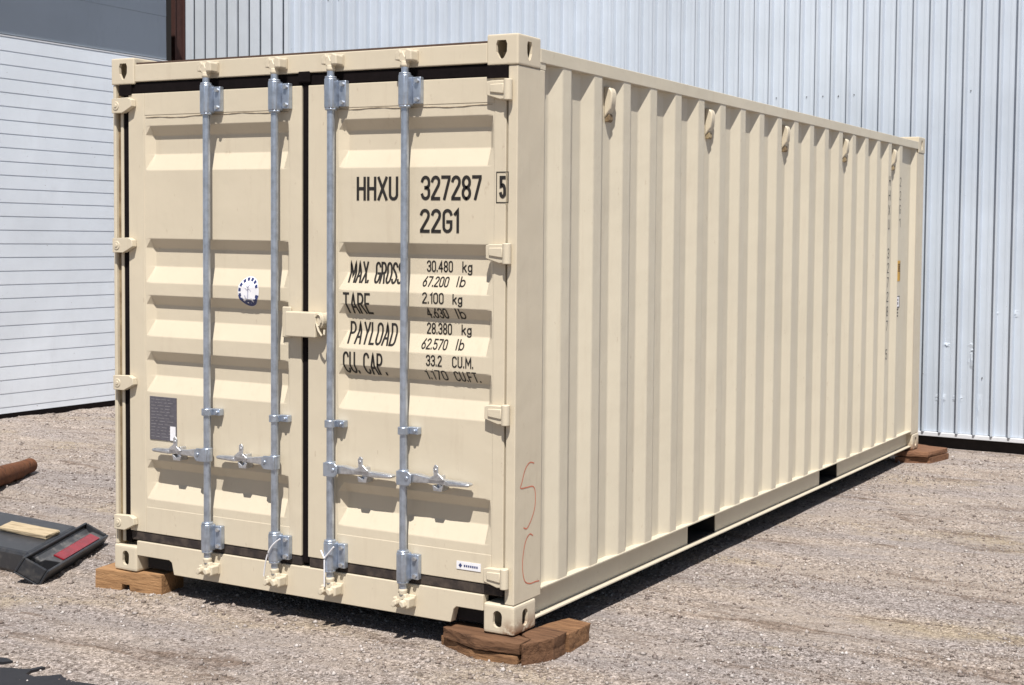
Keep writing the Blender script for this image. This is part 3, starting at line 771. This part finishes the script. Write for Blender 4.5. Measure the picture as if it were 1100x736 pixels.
# dark joint line between post and panel
MB().box(-.045, -.010, .2202, .2238, .168, 2.487).build('post_seal', P['brownstrip'], con)

# vents under the top rail
for k in (1, 5, 9, 13, 17):
    yc = .543+.2785*k; z1 = 2.452
    m = MB().prism([(-.040, 2.300), (-.002, 2.350), (.004, 2.420), (-.004, 2.440), (-.022, z1), (-.040, z1)], 'y', yc-.024, yc+.024)
    vt = m.build('side_vent', P['paint'], con, .006, smooth=True)
    MB().prism([(-.0395, 2.2995), (-.0395, 2.285), (-.022, 2.282), (-.012, 2.292), (-.016, 2.322)], 'y', yc-.018, yc+.018).build('vent_drip', P['olive'], vt, .003)
# vertical side number near the far end: letters stacked down the outer flat
def vtext(mb, s, y0, y1, ztop, ch, pitch, sw):
    z = ztop
    for c in s:
        if c != ' ':
            w_, pls = G[c]
            for i, pts in enumerate(pls):
                strip(mb, [(y0+sw/2+p[0]/w_*(y1-y0-sw), z-ch+sw/2+p[1]*(ch-sw)) for p in pts], sw, lambda v, i=i: (-.0026+.0002*i, v.x, v.y), .3)
        z -= pitch
y0 = .367+.2785*17; z = 2.235
for w_ in ('HHXU', '327287', '5'):
    m = MB(); vtext(m, w_, y0+.014, y0+.056, z, .078, .112, .0065); m.build('side_number', P['ink'], con, recalc=False); z -= .112*(len(w_)+1)
m = MB(); vtext(m, '22G1', y0+.2785+.014, y0+.2785+.050, 2.235, .070, .108, .005); m.build('side_number', P['ink'], con, recalc=False)
y0 = .367+.2785*18
op = MB().box(-.0038, -.0022, y0+.004, y0+.068, 1.415, 1.578).build('warning_sticker', P['orange'], con)
m = MB().box(-.0020, -.0012, y0+.010, y0+.062, 1.492, 1.500).box(-.0020, -.0012, y0+.010, y0+.062, 1.545, 1.553)
m.box(-.0020, -.0012, y0+.060, y0+.066, 1.42, 1.57).box(-.0020, -.0012, y0+.018, y0+.05, 1.505, 1.54)
m.build('warning_print', P['brownstrip'], op)
op = MB().box(-.0038, -.0022, y0+.004, y0+.068, 1.205, 1.300).build('height_sticker', P['white'], con)
m = MB().box(-.0020, -.0012, y0+.005, y0+.067, 1.292, 1.299).box(-.0020, -.0012, y0+.005, y0+.067, 1.206, 1.213).box(-.0020, -.0012, y0+.060, y0+.067, 1.214, 1.291)
m.box(-.0020, -.0012, y0+.012, y0+.03, 1.23, 1.25).box(-.0020, -.0012, y0+.012, y0+.03, 1.26, 1.275)
for k in range(3): m.box(-.0034, -.0022, y0+.012, y0+.035, 1.185-.025*k, 1.195-.025*k)
m.build('height_print', P['ink'], op)

# ------------------------------------------------------------------ timber blocks
from mathutils import noise as mn
def roughen(o, seed, amp=.005, cut=.022):
    me = o.data; bm = bmesh.new(); bm.from_mesh(me)
    bmesh.ops.triangulate(bm, faces=[f_ for f_ in bm.faces if len(f_.verts) > 4])
    for it in range(5):
        es = [e for e in bm.edges if e.calc_length() > cut*1.6]
        if not es: break
        bmesh.ops.subdivide_edges(bm, edges=es, cuts=1, use_grid_fill=True)
        bmesh.ops.triangulate(bm, faces=bm.faces[:])
    bm.normal_update()
    for v in bm.verts:
        p = v.co + Vector((seed*3.1, 0, 0))
        d = mn.noise(p*14)*amp + mn.noise(p*45)*amp*.45
        if v.is_manifold and max((f_.normal.angle(v.link_faces[0].normal) for f_ in v.link_faces), default=0) > .8: d -= amp*(.6+.8*abs(mn.noise(p*22)))
        v.co += v.normal*d
    bm.to_mesh(me); bm.free()
def timber(name, outline, z0, z1, mat, bevel=.008, notch=None, jit=.004, seed=0):
    r_ = random.Random(seed); m = MB()
    n_ = len(outline); rows = []
    vs = []
    for z in (z0, (z0+z1)/2, z1):
        for p in outline: vs.append((p[0]+r_.uniform(-jit, jit), p[1]+r_.uniform(-jit, jit), z+r_.uniform(-jit, jit)*.5))
    fs = [tuple(range(n_-1, -1, -1)), tuple(range(2*n_, 3*n_))]
    for a in (0, 1):
        for k in range(n_): fs.append((a*n_+k, a*n_+(k+1) % n_, (a+1)*n_+(k+1) % n_, (a+1)*n_+k))
    m.add(vs, fs); o = m.build(name, P[mat], None, 0); roughen(o, seed, .0032 if mat != 'plank' else .0012); return o
# left front block with a notch in its front bottom edge
m = MB(); c0 = Vector((-2.535, -.035)); dx_ = Vector((.985, .16)).normalized(); dy_ = Vector((-dx_.y, dx_.x))
prf = [(0, GZ-.01), (0, -.003), (.405, -.003), (.405, GZ-.01), (.215, GZ-.01), (.21, GZ+.030), (.165, GZ+.030), (.16, GZ-.01)]
n_ = len(prf); vs = []
for d_ in (0, .17):
    for (s_, z) in prf:
        q2 = c0+dx_*s_+dy_*d_; vs.append((q2.x, q2.y, z))
fs = [tuple(range(n_)), tuple(range(2*n_-1, n_-1, -1))]+[(i, n_+i, n_+(i+1) % n_, (i+1) % n_) for i in range(n_)]
m.add(vs, fs); o = m.build('timber_block', P['wood_l'], None, 0); roughen(o, 2, .0018)
tag(o, 'tan notched timber block under the front left corner of the container', 'wood block', 'timber blocks under the container corners')
# right front: two stacked boards across, and a broad beam running back
o = timber('timber_block', [(-.375, .0), (-.15, -.075), (.07, -.055), (.07, .03), (-.15, .10), (-.36, .10)], -.055, -.004, 'wood_r', seed=3)
tag(o, 'dark brown upper board under the front right corner casting', 'wood block', 'timber blocks under the container corners')
o = timber('timber_block', [(-.405, .03), (-.18, -.065), (.055, -.048), (.06, .06), (-.18, .12), (-.39, .12)], GZ-.015, -.060, 'wood_r2', seed=5)
tag(o, 'split lighter board lying on gravel at the bottom below the front right corner casting', 'wood block', 'timber blocks under the container corners')
o = timber('timber_block', [(.075, -.055), (.150, .09), (.145, .20), (.01, .22), (-.05, .10), (.068, .028)][::1], GZ-.015, -.006, 'wood_r', seed=8)
tag(o, 'brown beam end showing at right of the front right corner casting, nearer piece', 'wood block', 'timber blocks under the container corners')
o = timber('timber_block', [(.156, .205), (.150, .40), (.02, .43), (-.03, .235)], GZ-.015, -.018, 'wood_r2', seed=9)
tag(o, 'brown chipped beam behind the front right corner blocks, half under the side rail', 'wood block', 'timber blocks under the container corners')
o = timber('timber_block', [(-.12, 5.80), (.15, 5.90), (.22, 6.22), (-.12, 6.30)], GZ-.015, -.05, 'wood_far', seed=11)
tag(o, 'reddish lower plank under the far right corner of the container', 'wood block', 'timber blocks under the container corners')
o = timber('timber_block', [(-.13, 5.79), (.14, 5.87), (.215, 6.20), (-.13, 6.31)], -.046, -.003, 'wood_far', seed=12)
tag(o, 'reddish upper plank touching the far right corner of the container', 'wood block', 'timber blocks under the container corners')

# ------------------------------------------------------------------ tail lamp housing, plank, log, dark patch
tl = empty('tail_lamp_housing', (-3.3, .2, GZ)); tag(tl, 'black metal tail lamp housing with long red lens lying on gravel', 'lamp housing')
A = Vector((-2.924, -.161, .029)); B_ = Vector((-2.81, -.095, -.05)); C_ = Vector((-3.231, .632, -.05)); D_ = A+(C_-B_)
eL = (C_-B_).normalized(); eS = (A-B_).normalized(); nn = eL.cross(eS).normalized()
if nn.z < 0: nn = -nn
Ln = (C_-B_).length; Sn = (A-B_).length
def loc(l, s, n_): return B_ + eL*l + eS*s + nn*n_
def lbox(mb, l0, l1, s0, s1, n0, n1):
    vs = [loc(l, s, n_) for n_ in (n0, n1) for (l, s) in ((l0, s0), (l1, s0), (l1, s1), (l0, s1))]
    mb.add(vs, [(0,3,2,1),(4,5,6,7),(0,1,5,4),(1,2,6,5),(2,3,7,6),(3,0,4,7)]); return mb
m = MB(); t_ = .014; dp = -.075
lbox(m, 0, Ln, 0, t_, dp, .012); lbox(m, 0, Ln, Sn-t_, Sn, dp, .012); lbox(m, 0, t_, t_, Sn-t_, dp, .012); lbox(m, Ln-t_, Ln, t_, Sn-t_, dp, .012); lbox(m, 0, Ln, 0, Sn, dp-.012, dp-.001)
m.build('housing_frame', P['blackpaint'], tl, .010)
m = MB()
prf = [(t_+.001, -.004), (.084, -.010), (.098, -.026), (Sn-t_-.001, -.010), (Sn-t_-.001, dp), (t_+.001, dp)]
vs = [loc((.235-.9*s_ if l < .3 else l), s_, n2) for l in (.19, Ln-t_-.001) for (s_, n2) in prf]
m.add(vs, [(0,1,2,3,4,5), (11,10,9,8,7,6)]+[(i, 6+i, 6+(i+1) % 6, (i+1) % 6) for i in range(6)])
m.build('lamp_body', P['greymetal'], tl, .004)
m = MB()
def lens(l0, l1):
    s0, s1 = .019, .080
    def sn(s): return -.004+(s-t_)*(-.006/.070)
    vs = [loc(l0, s0, sn(s0)+.001), loc(l1, s0, sn(s0)+.001), loc(l1, s1, sn(s1)+.001), loc(l0, s1, sn(s1)+.001),
          loc(l0, s0, sn(s0)+.010), loc(l1, s0, sn(s0)+.010), loc(l1, s1, sn(s1)+.010), loc(l0, s1, sn(s1)+.010)]
    m.add(vs, [(0,3,2,1),(4,5,6,7),(0,1,5,4),(1,2,6,5),(2,3,7,6),(3,0,4,7)])
lens(.245, Ln-.085)
m.build('red_lens', P['redlens'], tl, .004)
m = MB(); q_ = A+eL*.01-Vector((0, 0, .02))
poly = [(-3.02, -.05), (-3.36, .53), (-4.5, .62), (-4.5, .05)]
m.prism(poly, 'z', GZ-.005, .022)
m.build('housing_box', P['blackpaint'], tl, .02)
ob = timber('wood_plank', [(-3.62, .225), (-3.20, .20), (-3.26, .33), (-3.70, .365)], .0235, .045, 'plank', .004, seed=21)
tag(ob, 'pale wooden plank lying on top of the black lamp housing', 'plank')
m = MB(); p0, p1 = Vector((-4.75, .55, .02)), Vector((-5.66, 1.97, -.050))
pts = []; rr = []
for k in range(15):
    t1 = k/14; p = p0.lerp(p1, t1); pts.append(p+Vector((random.uniform(-.008, .008), random.uniform(-.008, .008), random.uniform(-.006, .006)))); rr.append(.115*(1-t1)+.055*t1+random.uniform(-.004, .004))
pts.append(p1+(p1-p0).normalized()*.03); rr.append(.030)
m.tube(pts, rr, 14); o = m.build('timber_log', P['log'], None, smooth=True); tag(o, 'rusty brown log end lying on gravel near the white overhead door', 'log')
# flat near-black patch with a jagged outline
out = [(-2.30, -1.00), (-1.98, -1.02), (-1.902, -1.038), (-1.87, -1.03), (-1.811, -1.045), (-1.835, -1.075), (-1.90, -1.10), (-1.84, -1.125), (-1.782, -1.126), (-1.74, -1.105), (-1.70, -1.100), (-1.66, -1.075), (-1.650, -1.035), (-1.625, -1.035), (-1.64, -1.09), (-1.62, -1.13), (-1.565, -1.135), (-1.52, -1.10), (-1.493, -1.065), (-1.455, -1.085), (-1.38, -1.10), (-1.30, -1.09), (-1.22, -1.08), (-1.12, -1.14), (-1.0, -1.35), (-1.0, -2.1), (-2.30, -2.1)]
m = MB().prism(out, 'z', GZ+.002, GZ+.014); o = m.build('jagged_dark_patch', P['sheet'], None)
tag(o, 'flat near-black patch with jagged edge on gravel at the near left', 'plastic sheet')
